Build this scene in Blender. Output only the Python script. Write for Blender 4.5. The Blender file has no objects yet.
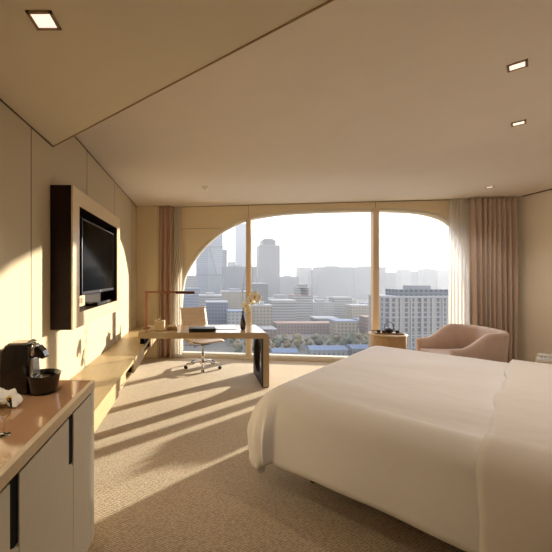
import bpy, bmesh, math, random
from mathutils import Vector, Matrix
random.seed(7)
PI = math.pi
S = bpy.context.scene
C = S.collection

# ------------------------------------------------------------------ camera
F = 342.0                      # focal length in pixels of the 552 px frame
cd = bpy.data.cameras.new('camera'); cam = bpy.data.objects.new('camera', cd); C.objects.link(cam)
cd.sensor_width = 36; cd.sensor_fit = 'HORIZONTAL'; cd.lens = 36*F/552
cd.shift_x = 78/552; cd.shift_y = 0.0
cd.clip_start = 0.05; cd.clip_end = 8000
cam.location = (0, 0, 1.5); cam.rotation_euler = (PI/2, 0, 0)
S.camera = cam
# ------------------------------------------------------------------ world, sun, exposure
w = bpy.data.worlds.new('sky'); S.world = w; w.use_nodes = True
nt = w.node_tree; nt.nodes.clear()
wo = nt.nodes.new('ShaderNodeOutputWorld'); bg = nt.nodes.new('ShaderNodeBackground')
tc = nt.nodes.new('ShaderNodeTexCoord'); sx = nt.nodes.new('ShaderNodeSeparateXYZ')
cr = nt.nodes.new('ShaderNodeValToRGB')
cr.color_ramp.elements[0].position = 0.0; cr.color_ramp.elements[0].color = (0.98, 0.91, 0.86, 1)
cr.color_ramp.elements[1].position = 0.5; cr.color_ramp.elements[1].color = (0.82, 0.86, 1.0, 1)
e = cr.color_ramp.elements.new(0.14); e.color = (0.95, 0.94, 0.97, 1)
nt.links.new(tc.outputs['Generated'], sx.inputs[0]); nt.links.new(sx.outputs['Z'], cr.inputs[0])
nt.links.new(cr.outputs[0], bg.inputs[0]); nt.links.new(bg.outputs[0], wo.inputs[0])
bg.inputs[1].default_value = 1.9
SUN_AZ, SUN_EL = math.radians(38.0), math.radians(9.1)
sd = bpy.data.lights.new('sun', 'SUN'); so = bpy.data.objects.new('sun', sd); C.objects.link(so)
sd.energy = 7.0; sd.color = (1.0, 0.885, 0.70); sd.angle = math.radians(0.7)
sdir = Vector((math.cos(SUN_AZ)*math.cos(SUN_EL), math.sin(SUN_AZ)*math.cos(SUN_EL), math.sin(SUN_EL)))
so.rotation_euler = sdir.to_track_quat('Z', 'Y').to_euler(); so.location = (30, 25, 12)
DOWNLIGHT_W = 26
FILL_LAMP_W = 85  # power of the fill lamps added out of view by the bed head
S.view_settings.view_transform = 'Standard'; S.view_settings.look = 'None'
S.view_settings.gamma = 1; S.view_settings.exposure = 0.36
try:
    S.view_settings.use_curve_mapping = False
    S.cycles.max_bounces = 10; S.cycles.diffuse_bounces = 6; S.cycles.transparent_max_bounces = 16
    S.cycles.volume_bounces = 1; S.cycles.sample_clamp_indirect = 8
    S.cycles.use_denoising = True
except Exception as ex:
    print(ex)

# ------------------------------------------------------------------ material helpers
def lin(c):
    return tuple((v/255/12.92 if v/255 <= .04045 else ((v/255+.055)/1.055)**2.4) for v in c)
MATS = {}
def mat(name, rgb, rough=.6, metal=0, noise=0, nscale=20, bump=0, bscale=200, bdist=.004, spec=.5, stretch=(1,1,1), coat=0, sheen=0, emit=None, es=0):
    m = bpy.data.materials.new(name); m.use_nodes = True; n = m.node_tree; L = n.links
    p = n.nodes['Principled BSDF']
    col = lin(rgb)
    p.inputs['Base Color'].default_value = (*col, 1); p.inputs['Roughness'].default_value = rough
    p.inputs['Metallic'].default_value = metal; p.inputs['Specular IOR Level'].default_value = spec
    p.inputs['Coat Weight'].default_value = coat; p.inputs['Coat Roughness'].default_value = .08
    p.inputs['Sheen Weight'].default_value = sheen
    if emit: p.inputs['Emission Color'].default_value = (*emit, 1); p.inputs['Emission Strength'].default_value = es
    t = n.nodes.new('ShaderNodeTexCoord'); mp = n.nodes.new('ShaderNodeMapping'); mp.inputs['Scale'].default_value = stretch
    L.new(t.outputs['Object'], mp.inputs[0])
    nz = n.nodes.new('ShaderNodeTexNoise'); nz.inputs['Scale'].default_value = nscale; nz.inputs['Detail'].default_value = 4
    L.new(mp.outputs[0], nz.inputs['Vector'])
    r = n.nodes.new('ShaderNodeValToRGB')
    a = max(0, 1-noise); b = 1+noise
    r.color_ramp.elements[0].position = .3; r.color_ramp.elements[1].position = .7
    r.color_ramp.elements[0].color = (*[v*a for v in col], 1); r.color_ramp.elements[1].color = (*[min(1, v*b) for v in col], 1)
    L.new(nz.outputs[0], r.inputs[0]); L.new(r.outputs[0], p.inputs['Base Color'])
    if bump:
        n2 = n.nodes.new('ShaderNodeTexNoise'); n2.inputs['Scale'].default_value = bscale
        L.new(mp.outputs[0], n2.inputs['Vector'])
        bp = n.nodes.new('ShaderNodeBump'); bp.inputs['Strength'].default_value = bump; bp.inputs['Distance'].default_value = bdist
        L.new(n2.outputs[0], bp.inputs['Height']); L.new(bp.outputs[0], p.inputs['Normal'])
    MATS[name] = m
    return m
def carpet_mat():
    m = bpy.data.materials.new('woven_carpet'); m.use_nodes = True; n = m.node_tree; L = n.links; p = n.nodes['Principled BSDF']
    t = n.nodes.new('ShaderNodeTexCoord'); mp = n.nodes.new('ShaderNodeMapping')
    mp.inputs['Rotation'].default_value = (0, 0, math.radians(38)); mp.inputs['Scale'].default_value = (46, 92, 1)
    L.new(t.outputs['Object'], mp.inputs[0])
    v = n.nodes.new('ShaderNodeTexVoronoi'); v.inputs['Scale'].default_value = 1; v.inputs['Randomness'].default_value = .35
    L.new(mp.outputs[0], v.inputs['Vector'])
    r = n.nodes.new('ShaderNodeValToRGB')
    r.color_ramp.elements[0].position = .15; r.color_ramp.elements[0].color = (*lin((200, 180, 152)), 1)
    r.color_ramp.elements[1].position = .75; r.color_ramp.elements[1].color = (*lin((118, 98, 75)), 1)
    L.new(v.outputs['Distance'], r.inputs[0])
    nz = n.nodes.new('ShaderNodeTexNoise'); nz.inputs['Scale'].default_value = 1.6; L.new(t.outputs['Object'], nz.inputs['Vector'])
    mr = n.nodes.new('ShaderNodeMapRange'); mr.inputs[3].default_value = .86; mr.inputs[4].default_value = 1.1
    L.new(nz.outputs[0], mr.inputs[0])
    mx = n.nodes.new('ShaderNodeVectorMath'); mx.operation = 'SCALE'
    L.new(r.outputs[0], mx.inputs[0]); L.new(mr.outputs[0], mx.inputs['Scale']); L.new(mx.outputs[0], p.inputs['Base Color'])
    bp = n.nodes.new('ShaderNodeBump'); bp.inputs['Strength'].default_value = .5; bp.inputs['Distance'].default_value = .006; bp.invert = True
    L.new(v.outputs['Distance'], bp.inputs['Height']); L.new(bp.outputs[0], p.inputs['Normal'])
    p.inputs['Roughness'].default_value = .95; p.inputs['Specular IOR Level'].default_value = .1; p.inputs['Sheen Weight'].default_value = .75; p.inputs['Sheen Roughness'].default_value = .6; p.inputs['Sheen Tint'].default_value = (1, .9, .75, 1)
    MATS['carpet'] = m
    return m
def pane_mat(name, fac=.06, rough=0.0, tint=(.97, .985, .98)):
    m = bpy.data.materials.new(name); m.use_nodes = True; n = m.node_tree; L = n.links; n.nodes.clear()
    o = n.nodes.new('ShaderNodeOutputMaterial'); mx = n.nodes.new('ShaderNodeMixShader')
    t = n.nodes.new('ShaderNodeBsdfTransparent'); t.inputs[0].default_value = (*tint, 1)
    g = n.nodes.new('ShaderNodeBsdfGlossy'); g.inputs['Roughness'].default_value = rough
    lw = n.nodes.new('ShaderNodeLayerWeight'); lw.inputs['Blend'].default_value = fac*2
    L.new(lw.outputs['Fresnel'], mx.inputs[0]); L.new(t.outputs[0], mx.inputs[1]); L.new(g.outputs[0], mx.inputs[2]); L.new(mx.outputs[0], o.inputs[0])
    MATS[name] = m
    return m
def sheer_mat():
    m = bpy.data.materials.new('sheer_voile'); m.use_nodes = True; n = m.node_tree; L = n.links; n.nodes.clear()
    o = n.nodes.new('ShaderNodeOutputMaterial'); mx = n.nodes.new('ShaderNodeMixShader'); m2 = n.nodes.new('ShaderNodeMixShader')
    t = n.nodes.new('ShaderNodeBsdfTransparent'); d = n.nodes.new('ShaderNodeBsdfDiffuse'); tr = n.nodes.new('ShaderNodeBsdfTranslucent')
    for s in (d, tr): s.inputs[0].default_value = (*lin((242, 238, 232)), 1)
    m2.inputs[0].default_value = .55; mx.inputs[0].default_value = .62
    L.new(d.outputs[0], m2.inputs[1]); L.new(tr.outputs[0], m2.inputs[2]); L.new(t.outputs[0], mx.inputs[1]); L.new(m2.outputs[0], mx.inputs[2]); L.new(mx.outputs[0], o.inputs[0])
    MATS['sheer'] = m
    return m
def facade(name, wall, win, px=3.2, pz=3.3, fx=.55, fz=.5, bands=False):
    """building front: a grid of window bays in object space, metres"""
    wall = [v*.84 for v in wall]; win = [v*.84 for v in win]
    m = bpy.data.materials.new(name); m.use_nodes = True; n = m.node_tree; L = n.links; p = n.nodes['Principled BSDF']
    t = n.nodes.new('ShaderNodeTexCoord'); s = n.nodes.new('ShaderNodeSeparateXYZ'); L.new(t.outputs['Object'], s.inputs[0])
    def M(op, a, b):
        q = n.nodes.new('ShaderNodeMath'); q.operation = op
        for i, v in enumerate((a, b)):
            if hasattr(v, 'links'): L.new(v, q.inputs[i])
            else: q.inputs[i].default_value = v
        return q.outputs[0]
    xy = M('ADD', s.outputs['X'], s.outputs['Y'])
    gx = M('LESS_THAN', M('FRACT', M('DIVIDE', M('ADD', xy, 500), px), 0), fx)
    gz = M('LESS_THAN', M('FRACT', M('DIVIDE', M('ADD', s.outputs['Z'], 500), pz), 0), fz)
    g = gz if bands else M('MULTIPLY', gx, gz)
    nrm = n.nodes.new('ShaderNodeNewGeometry'); s2 = n.nodes.new('ShaderNodeSeparateXYZ'); L.new(nrm.outputs['Normal'], s2.inputs[0])
    g = M('MULTIPLY', g, M('LESS_THAN', M('ABSOLUTE', s2.outputs['Z'], 0), .5))
    mx = n.nodes.new('ShaderNodeMix'); mx.data_type = 'RGBA'
    L.new(g, mx.inputs[0]); mx.inputs[6].default_value = (*lin(wall), 1); mx.inputs[7].default_value = (*lin(win), 1)
    L.new(mx.outputs[2], p.inputs['Base Color']); p.inputs['Roughness'].default_value = .55
    return m

linen = mat('wall_linen', (204, 190, 161), .75, noise=.05, nscale=60, bump=.25, bscale=400, stretch=(1, 1, 6))
linen_back = mat('wall_linen_back', (224, 208, 176), .8, noise=.04, nscale=60, bump=.2, bscale=300)
paper = mat('wall_paper_right', (236, 227, 212), .85, noise=.06, nscale=50, bump=.3, bscale=250, stretch=(1, 1, 5))
plaster = mat('ceiling_plaster', (232, 223, 210), .95, noise=.015, nscale=3, spec=.1)
plaster2 = mat('ceiling_plaster_low', (228, 219, 198), .95, noise=.015, nscale=3, spec=.1)
carpet = carpet_mat()
seam_m = mat('seam_shadow_gap', (90, 72, 52), .9)
white_paint = mat('white_frame_paint', (235, 228, 212), .45)
mull_m = mat('mullion_champagne', (222, 200, 168), .5)
glass = pane_mat('window_glass', .05)
dark_wood = mat('dark_wood', (34, 19, 14), .55, spec=.2, noise=.25, nscale=12, stretch=(1, 1, .1), bump=.1)
pale_wood = mat('pale_ash', (202, 178, 136), .38, noise=.07, nscale=30, stretch=(1, .15, 1), bump=.05, spec=.5)
desk_m = mat('desk_lacquer', (178, 154, 120), .18, noise=.05, nscale=30, stretch=(.15, 1, 1), coat=.5)
frame_face = mat('frame_face_ash', (226, 206, 170), .3, noise=.05, nscale=20, stretch=(1, .15, 1))
counter_m = mat('counter_stone', (196, 152, 112), .10, noise=.10, nscale=4, coat=.6)
counter_edge = mat('counter_edge', (222, 202, 168), .3, noise=.05, nscale=30)
cab_m = mat('cabinet_paint', (222, 216, 198), .5, noise=.03, nscale=90, stretch=(1, 1, .2))
black = mat('black_gap', (8, 7, 6), .7, spec=.15)
gloss_black = mat('gloss_black', (14, 9, 7), .1, coat=.4)
screen = mat('tv_screen', (3, 3, 4), .1, spec=.01)
bezel = mat('tv_bezel', (52, 52, 62), .3, metal=.5)
chrome = mat('chrome', (225, 222, 215), .12, metal=1)
steel = mat('brushed_steel', (190, 185, 175), .3, metal=.9)
copper = mat('copper_lamp', (150, 100, 76), .3, metal=.7)
copper_dark = mat('copper_dark', (96, 54, 36), .4, metal=.5)
leather = mat('cream_leather', (220, 198, 176), .5, bump=.2, bscale=90)
duvet_m = mat('white_duvet', (242, 239, 238), .85, noise=.01, bump=.3, bscale=2.6, bdist=.05, sheen=.2, stretch=(1, 1.4, 1))
duvet_m2 = mat('folded_duvet', (241, 235, 231), .85, noise=.01, bump=.3, bscale=2.6, bdist=.05, sheen=.2, stretch=(1, 1.4, 1))
bedbase_m = mat('bed_base_fabric', (176, 150, 118), .9, noise=.06, nscale=200)
velvet = mat('pink_velvet', (206, 182, 170), .85, noise=.05, nscale=12, bump=.1, bscale=300, sheen=.5)
curtain_m = mat('rose_brown_curtain', (196, 176, 162), .85, noise=.05, nscale=60, bump=.15, bscale=400, sheen=.3)
curtain_m2 = mat('copper_brown_curtain', (186, 156, 138), .85, noise=.05, nscale=60, bump=.15, bscale=400)
sheer = sheer_mat()
petal = mat('orchid_petal', (250, 246, 232), .6)
stamen = mat('orchid_centre', (222, 178, 60), .6)
stem_m = mat('plant_stem', (70, 74, 38), .6)
paper_w = mat('white_paper', (240, 235, 224), .7)
phone_m = mat('phone_plastic', (228, 228, 226), .35)
taupe = mat('taupe_leather', (206, 182, 146), .5)
brown_clay = mat('brown_stone', (150, 118, 86), .6)
iron = mat('cast_iron', (24, 18, 16), .45)
drinkglass = pane_mat('drinking_glass', .05, .0, (.93, .93, .9))
lamp_on = mat('lamp_diffuser', (255, 240, 220), .5, emit=(1.0, .84, .72), es=.8)
trim_m = mat('downlight_trim', (150, 122, 92), .4, metal=.3)
board = mat('window_bench', (222, 206, 178), .5)

# ------------------------------------------------------------------ mesh helpers
class MB:
    def __init__(s): s.bm = bmesh.new()
    def box(s, x0, x1, y0, y1, z0, z1, bev=0, mi=0, seg=2):
        b = bmesh.new(); bmesh.ops.create_cube(b, size=1)
        bmesh.ops.scale(b, vec=(abs(x1-x0), abs(y1-y0), abs(z1-z0)), verts=b.verts)
        bmesh.ops.translate(b, vec=((x0+x1)/2, (y0+y1)/2, (z0+z1)/2), verts=b.verts)
        if bev: bmesh.ops.bevel(b, geom=b.edges[:], offset=bev, segments=seg, profile=.5, affect='EDGES')
        s._add(b, mi); return s
    def _add(s, b, mi=0, M=None, smooth=False):
        if M: bmesh.ops.transform(b, matrix=M, verts=b.verts)
        vm = {v: s.bm.verts.new(v.co) for v in b.verts}
        for f in b.faces:
            try:
                g = s.bm.faces.new([vm[v] for v in f.verts]); g.material_index = mi; g.smooth = smooth or f.smooth
            except ValueError: pass
        b.free()
    def prism(s, pts, z0, z1, axis='z', mi=0, bev=0):
        """extrude a 2D outline; axis tells the direction of extrusion"""
        def P(a, b, c):
            return {'z': (a, b, c), 'y': (a, c, b), 'x': (c, a, b)}[axis]
        b = bmesh.new(); n = len(pts)
        lo = [b.verts.new(P(p[0], p[1], z0)) for p in pts]; hi = [b.verts.new(P(p[0], p[1], z1)) for p in pts]
        b.faces.new(lo[::-1]); b.faces.new(hi)
        for i in range(n): b.faces.new([lo[i], lo[(i+1) % n], hi[(i+1) % n], hi[i]])
        bmesh.ops.recalc_face_normals(b, faces=b.faces)
        if bev: bmesh.ops.bevel(b, geom=b.edges[:], offset=bev, segments=2, profile=.5, affect='EDGES')
        s._add(b, mi); return s
    def tube(s, pts, r, seg=10, mi=0, closed=False, cap=True):
        pts = [Vector(p) for p in pts]; n = len(pts)
        rs = r if isinstance(r, (list, tuple)) else [r]*n
        rings = []; up = None
        for i, p in enumerate(pts):
            if closed: t = pts[(i+1) % n]-pts[i-1]
            else: t = pts[min(i+1, n-1)]-pts[max(i-1, 0)]
            t.normalize()
            if up is None: up = t.orthogonal().normalized()
            up = (up-t*up.dot(t)).normalized(); sd_ = t.cross(up)
            rings.append([s.bm.verts.new(p+(up*math.cos(a)+sd_*math.sin(a))*rs[i]) for a in [2*PI*k/seg for k in range(seg)]])
        for i in range(n if closed else n-1):
            A, B = rings[i], rings[(i+1) % n]
            for k in range(seg):
                f = s.bm.faces.new([A[k], A[(k+1) % seg], B[(k+1) % seg], B[k]]); f.smooth = True; f.material_index = mi
        if cap and not closed:
            for q in (rings[0][::-1], rings[-1]):
                f = s.bm.faces.new(q); f.material_index = mi
        return s
    def lathe(s, prof, cx=0, cy=0, z=0, seg=28, mi=0):
        rings = [[s.bm.verts.new((cx+r*math.cos(2*PI*k/seg), cy+r*math.sin(2*PI*k/seg), z+h)) for k in range(seg)] for r, h in prof]
        for A, B in zip(rings, rings[1:]):
            for k in range(seg):
                f = s.bm.faces.new([A[k], A[(k+1) % seg], B[(k+1) % seg], B[k]]); f.smooth = True; f.material_index = mi
        if prof[0][0] > 1e-4: s.bm.faces.new(rings[0][::-1]).material_index = mi
        if prof[-1][0] > 1e-4: s.bm.faces.new(rings[-1]).material_index = mi
        return s
    def grid(s, P, closed_u=False, mi=0):
        V = [[s.bm.verts.new(p) for p in row] for row in P]
        nu = len(V)
        for i in range(nu if closed_u else nu-1):
            A, B = V[i], V[(i+1) % nu]
            for k in range(len(A)-1):
                f = s.bm.faces.new([A[k], A[k+1], B[k+1], B[k]]); f.smooth = True; f.material_index = mi
        return V
    def build(s, name, m, parent=None, recalc=True, solid=0, sub=0, smooth=False):
        bm = s.bm
        bmesh.ops.remove_doubles(bm, verts=bm.verts, dist=1e-5)
        if recalc: bmesh.ops.recalc_face_normals(bm, faces=bm.faces)
        if smooth:
            for f in bm.faces: f.smooth = True
        me = bpy.data.meshes.new(name); bm.to_mesh(me); bm.free()
        for q in (m if isinstance(m, (list, tuple)) else [m]): me.materials.append(q)
        o = bpy.data.objects.new(name, me); C.objects.link(o)
        if parent: o.parent = parent
        if solid:
            k = o.modifiers.new('thickness', 'SOLIDIFY'); k.thickness = solid; k.offset = 0
        if sub:
            k = o.modifiers.new('smooth', 'SUBSURF'); k.levels = sub; k.render_levels = sub
        return o
def tag(o, label, cat, group=None):
    o['label'] = label; o['category'] = cat
    if group: o['group'] = group
    return o
def struct(o): o['kind'] = 'structure'; return o
def thing(name, label, cat, loc=(0, 0, 0), rz=0, group=None):
    o = bpy.data.objects.new(name, None); C.objects.link(o); o.location = loc; o.rotation_euler = (0, 0, rz); o.empty_display_size = .1
    return tag(o, label, cat, group)
def dup(root, loc, rz=0, label=None):
    r = root.copy(); C.objects.link(r); r.location = loc; r.rotation_euler = (0, 0, rz)
    if label: r['label'] = label
    for ch in list(root.children):
        c = ch.copy(); C.objects.link(c); c.parent = r
        for g in list(ch.children):
            d = g.copy(); C.objects.link(d); d.parent = c
    return r

# ------------------------------------------------------------------ room measures
LX = -1.137                     # left wall
ZC, ZL = 2.789, 2.518           # main ceiling, lower ceiling
A = Vector((LX, 6.48)); B = Vector((5.24, 5.62))          # window wall, room side
U = (B-A).normalized(); N = Vector((-U.y, U.x))            # along the wall, outwards
WL = (B-A).length
def wp(s, z, o=0):             # point on window wall: s along, o outwards
    q = A+U*s+N*o; return (q.x, q.y, z)
WALLM = Matrix(((U.x, N.x, 0, A.x), (U.y, N.y, 0, A.y), (0, 0, 1, 0), (0, 0, 0, 1)))
HW = .95*math.sqrt(2)           # head wall: x - y = HW
def struct_build(mb, name, m, parent=None): return struct(mb.build(name, m, parent)) if not parent else mb.build(name, m, parent)
room = [(LX, -1.2), (HW-1.2, -1.2), (5.24, 5.24-HW), (B.x, B.y), (A.x, A.y)]
struct_build(MB().prism([(LX-.2, -1.4), (HW-1.2, -1.4), (5.5, 5.24-HW-.2), (B.x+.3, B.y+.3), (A.x-.2, A.y+.3)], -.2, 0), 'floor', carpet)
struct_build(MB().prism([(LX-.2, -1.4), (HW-1.2, -1.4), (5.5, 5.24-HW-.2), (B.x+.3, B.y+.3), (A.x-.2, A.y+.3)], ZC, ZC+.25), 'ceiling', plaster)
# left wall with vertical panel joints
mb = MB().box(LX-.2, LX, -1.4, 6.62, 0, ZC)
struct_build(mb, 'wall_left', linen)
mb = MB()
for y in (1.16, 2.33, 3.5, 4.67, 5.84): mb.box(LX-.005, LX+.0015, y-.003, y+.003, 0, ZC)
mb.box(LX-.005, LX+.004, 2.70, 6.47, ZC-.008, ZC)
mb.box(LX-.005, LX+.004, -1.2, 2.68, ZL-.010, ZL)
struct_build(mb, 'trim_1', seam_m)
struct_build(MB().box(5.24, 5.44, 5.24-HW-.2, 5.75, 0, ZC), 'wall_right', paper)
struct_build(MB().prism([(HW-1.2, -1.2), (HW-1.2, -1.45), (5.5, 5.24-HW-.2), (5.24, 5.24-HW)], 0, ZC), 'wall_head', paper)
struct_build(MB().box(LX-.2, HW-1.2, -1.4, -1.2, 0, ZC), 'wall_rear', linen)
struct_build(MB().box(5.215, 5.24, 4.2, 5.5, ZC-.012, ZC), 'trim_2', seam_m)
# lower ceiling with its diagonal edge
e0, e1 = Vector((LX, 2.68)), Vector((.494, 1.255)); ed = (e1-e0)
t = ((HW-(e0.x-e0.y))/(ed.x-ed.y)); e2 = e0+ed*t
low = MB().prism([(LX, -1.2), (HW-1.2, -1.2), (e2.x, e2.y), (e0.x, e0.y)], ZL, ZC)
struct_build(low, 'ceiling_lower', plaster2)
en = Vector((-ed.y, ed.x)).normalized()
struct_build(MB().prism([tuple(e0), tuple(e2), tuple(e2+en*.006), tuple(e0+en*.006)], ZL-.006, ZL+.02), 'trim_3', mat('edge_bead', (176, 150, 116), .6))

# window wall with the big arched opening
raw = [(.80, .055), (.79, .50), (.79, .90), (.84, 1.39), (.93, 1.62), (1.073, 1.85), (1.25, 2.07), (1.50, 2.285), (1.76, 2.44), (2.03, 2.545), (2.40, 2.615), (2.80, 2.655),
       (3.5, 2.672), (4.245, 2.666), (4.80, 2.635), (5.1, 2.585), (5.35, 2.494), (5.52, 2.36), (5.65, 2.186), (5.76, 1.9), (5.82, 1.6), (5.85, 1.2), (5.85, .6), (5.85, .055)]
def inset(pts, d):
    c = Vector((3.3, 1.35)); out = []
    n = len(pts)
    for i, p in enumerate(pts):
        a = Vector(pts[max(i-1, 0)]); b = Vector(pts[min(i+1, n-1)]); tt = (b-a).normalized(); nn = Vector((tt.y, -tt.x))
        q = Vector(p)+nn*d; out.append((q.x, max(q.y, .055+(d if i in (0, n-1) else 0))))
    return out
# dense spline of the outline
def spline(pts, k=4):
    out = []
    for i in range(len(pts)-1):
        p0 = Vector(pts[max(i-1, 0)]); p1 = Vector(pts[i]); p2 = Vector(pts[i+1]); p3 = Vector(pts[min(i+2, len(pts)-1)])
        for j in range(k):
            t = j/k
            out.append(tuple(.5*((2*p1)+(-p0+p2)*t+(2*p0-5*p1+4*p2-p3)*t*t+(-p0+3*p1-3*p2+p3)*t**3)))
    out.append(pts[-1]); return out
arch = spline(raw)
def topz(s):
    for (a, b) in zip(arch, arch[1:]):
        if a[0] <= s <= b[0] and b[0] > a[0]: return a[1]+(b[1]-a[1])*(s-a[0])/(b[0]-a[0])
    return .055
cx, cz = 3.3, 1.35
def rect_hit(p):
    dx, dz = p[0]-cx, p[1]-cz; ts = []
    if dx < 0: ts.append((0-cx)/dx)
    if dx > 0: ts.append((WL-cx)/dx)
    if dz > 0: ts.append((ZC-cz)/dz)
    if dz < 0: ts.append((0-cz)/dz)
    t = min(ts); return (cx+dx*t, cz+dz*t)
loop = arch+[(arch[-1][0]+(arch[0][0]-arch[-1][0])*k/12, .055) for k in range(1, 12)]
# add the rays that go exactly to the corners
def seg_ray(c):
    best = None
    n = len(loop)
    for i in range(n):
        a, b = Vector(loop[i]), Vector(loop[(i+1) % n]); d = Vector(c)-Vector((cx, cz)); e_ = b-a
        den = d.x*e_.y-d.y*e_.x
        if abs(den) < 1e-9: continue
        r = a-Vector((cx, cz)); tt = (r.x*e_.y-r.y*e_.x)/den; uu = (r.x*d.y-r.y*d.x)/den
        if tt > 0 and 0 <= uu < 1: best = (i, (cx+d.x*tt, cz+d.y*tt))
    return best
for c in ((0, 0), (0, ZC), (WL, ZC), (WL, 0)):
    i, p = seg_ray(c); loop.insert(i+1, p)
bm = bmesh.new(); TH = .14
inn = [[bm.verts.new((p[0], o, p[1])) for p in loop] for o in (0, TH)]
out = [[bm.verts.new((rect_hit(p)[0], o, rect_hit(p)[1])) for p in loop] for o in (0, TH)]
n = len(loop)
for i in range(n):
    j = (i+1) % n
    bm.faces.new([inn[0][i], inn[0][j], out[0][j], out[0][i]]); bm.faces.new([inn[1][i], out[1][i], out[1][j], inn[1][j]])
    bm.faces.new([inn[0][i], inn[1][i], inn[1][j], inn[0][j]]); bm.faces.new([out[0][i], out[0][j], out[1][j], out[1][i]])
bmesh.ops.transform(bm, matrix=WALLM, verts=bm.verts)
wmb = MB(); wmb.bm.free(); wmb.bm = bm
struct(wmb.build('wall_window', linen_back))
# shallow joints on the wall panels beside the arch
def wbox(mb, s0, s1, o0, o1, z0, z1, bev=0):
    b = bmesh.new(); bmesh.ops.create_cube(b, size=1)
    bmesh.ops.scale(b, vec=(s1-s0, o1-o0, z1-z0), verts=b.verts); bmesh.ops.translate(b, vec=((s0+s1)/2, (o0+o1)/2, (z0+z1)/2), verts=b.verts)
    if bev: bmesh.ops.bevel(b, geom=b.edges[:], offset=bev, segments=2, profile=.5, affect='EDGES')
    mb._add(b, 0, WALLM)
mb = MB(); wbox(mb, .75, 1.56, -.0015, .004, 2.375, 2.381); wbox(mb, 2.068, 2.074, -.0015, .004, 2.56, ZC); wbox(mb, 4.242, 4.248, -.0015, .004, 2.67, ZC)
wbox(mb, .0, WL, -.004, .004, ZC-.01, ZC)
struct(mb.build('trim_4', seam_m))
# window: frame, mullions, panes, sill
mb = MB(); ins = inset(arch, .045); bm = mb.bm
rows = []
for p, q in zip(arch, ins):
    rows.append([wp(p[0], p[1], .0), wp(q[0], q[1], .115), wp(q[0], q[1], .135), wp(p[0], p[1], .135), wp(p[0], p[1], .0)])
mb.grid(rows)
wbox(mb, .80, 5.85, .0, .13, .055, .075)
win = struct(mb.build('window_1', white_paint))
for s in (2.07, 4.245):
    mb = MB(); wbox(mb, s-.045, s+.045, -.03, .11, .055, topz(s)+.01, .008); mb.build('mullion', mull_m, win)
    mb = MB(); wbox(mb, s+.048, s+.062, .0, .09, .055, topz(s)+.004, .003); mb.build('mullion_bead', white_paint, win)
for s0, s1 in ((.79, 2.07), (2.07, 4.245), (4.245, 5.85)):
    ks = [s0+(s1-s0)*k/24 for k in range(25)]
    mb = MB(); mb.grid([[wp(k, .07, .12), wp(k, max(.14, topz(k)-.005), .12)] for k in ks]); mb.build('pane', glass, win)
mb = MB(); wbox(mb, .72, 5.9, -.03, .0, .0, .058); mb.build('window_sill', white_paint, win)

# ------------------------------------------------------------------ curtains
def curtain(name, m, s0, s1, z0, z1, folds, amp, off, label, cat='curtain', spread=0, thick=.004, seed=1):
    rnd = random.Random(seed); ph = [rnd.uniform(0, 6) for _ in range(4)]
    nU, nZ = folds*12, 24; rows = []
    for i in range(nU+1):
        u = i/nU; row = []
        for j in range(nZ+1):
            v = j/nZ; z = z0+(z1-z0)*v
            a = amp*(.35+.65*(1-v)**.5)
            uu = u+.012*math.sin(3*u*PI+ph[0]+2.2*(1-v))
            d = a*math.sin(2*PI*folds*uu+.5*math.sin(5*u+ph[1]))+.25*a*math.sin(2*PI*folds*2.3*u+ph[2]+v)
            s = s0+(s1-s0)*(u+(u-.5)*spread*(1-v))
            row.append(wp(s, z, off+d))
        rows.append(row)
    mb = MB(); mb.grid(rows); o = mb.build(name, m, solid=thick)
    return tag(o, label, cat)
curtain('curtain', curtain_m, 5.66, 6.33, .01, ZC-.012, 9, .055, -.13, 'tall rose-brown pleated curtain beside the beige right wall', seed=3)
curtain('sheer_curtain', sheer, 5.36, 5.66, .01, ZC-.012, 6, .03, -.09, 'white sheer curtain gathered at the right end of the arched window', spread=.12, seed=5)
curtain('curtain', curtain_m2, .42, .68, .01, ZC-.012, 3, .055, -.15, 'narrow pinkish brown curtain behind the desk lamp by the left corner', seed=8)
curtain('sheer_curtain', sheer, .70, .86, .01, ZC-.012, 4, .03, -.09, 'pale sheer curtain gathered at the left end of the arched window', seed=9)
# projecting wall panel in the left corner
mb = MB(); wbox(mb, .0, .44, -.14, .0, 0, ZC); struct(mb.build('wall_corner', linen_back))

# ------------------------------------------------------------------ ceiling fittings
def downlight(x, y, z, rz, label, s=.044):
    t = thing('downlight', label, 'ceiling light', (x, y, z), rz)
    mb = MB()
    for (a, b, c, d) in ((-s, s, -s, -s+.012), (-s, s, s-.012, s), (-s, -s+.012, -s, s), (s-.012, s, -s, s)): mb.box(a, b, c, d, -.006, .0)
    mb.build('trim_frame', trim_m, t)
    MB().box(-s+.012, s-.012, -s+.012, s-.012, -.003, -.0005).build('diffuser', lamp_on, t)
    ld = bpy.data.lights.new('bulb', 'SPOT'); ld.energy = DOWNLIGHT_W; ld.color = (1, .88, .76); ld.spot_size = math.radians(110); ld.spot_blend = .8; ld.shadow_soft_size = .04
    lo = bpy.data.objects.new('bulb', ld); C.objects.link(lo); lo.parent = t; lo.location = (0, 0, -.02)
    return t
downlight(-.612, 1.36, ZL, 0, 'square recessed downlight in the lower ceiling above the minibar', .05)
downlight(1.955, 2.094, ZC, math.radians(45), 'square recessed downlight nearest the camera over the bed', .047)
downlight(2.70, 2.88, ZC, math.radians(45), 'second square recessed downlight over the bed, in the middle of the row', .047)
downlight(4.22, 4.95, ZC, math.radians(45), 'farthest recessed downlight, in front of the rose-brown curtain', .047)
t = thing('smoke_detector', 'small white round detector on the ceiling in front of the window', 'detector', (.10, 4.95, ZC))
MB().lathe([(.045, 0), (.045, -.012), (.03, -.022), (.001, -.024)]).build('housing', white_paint, t)
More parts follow.
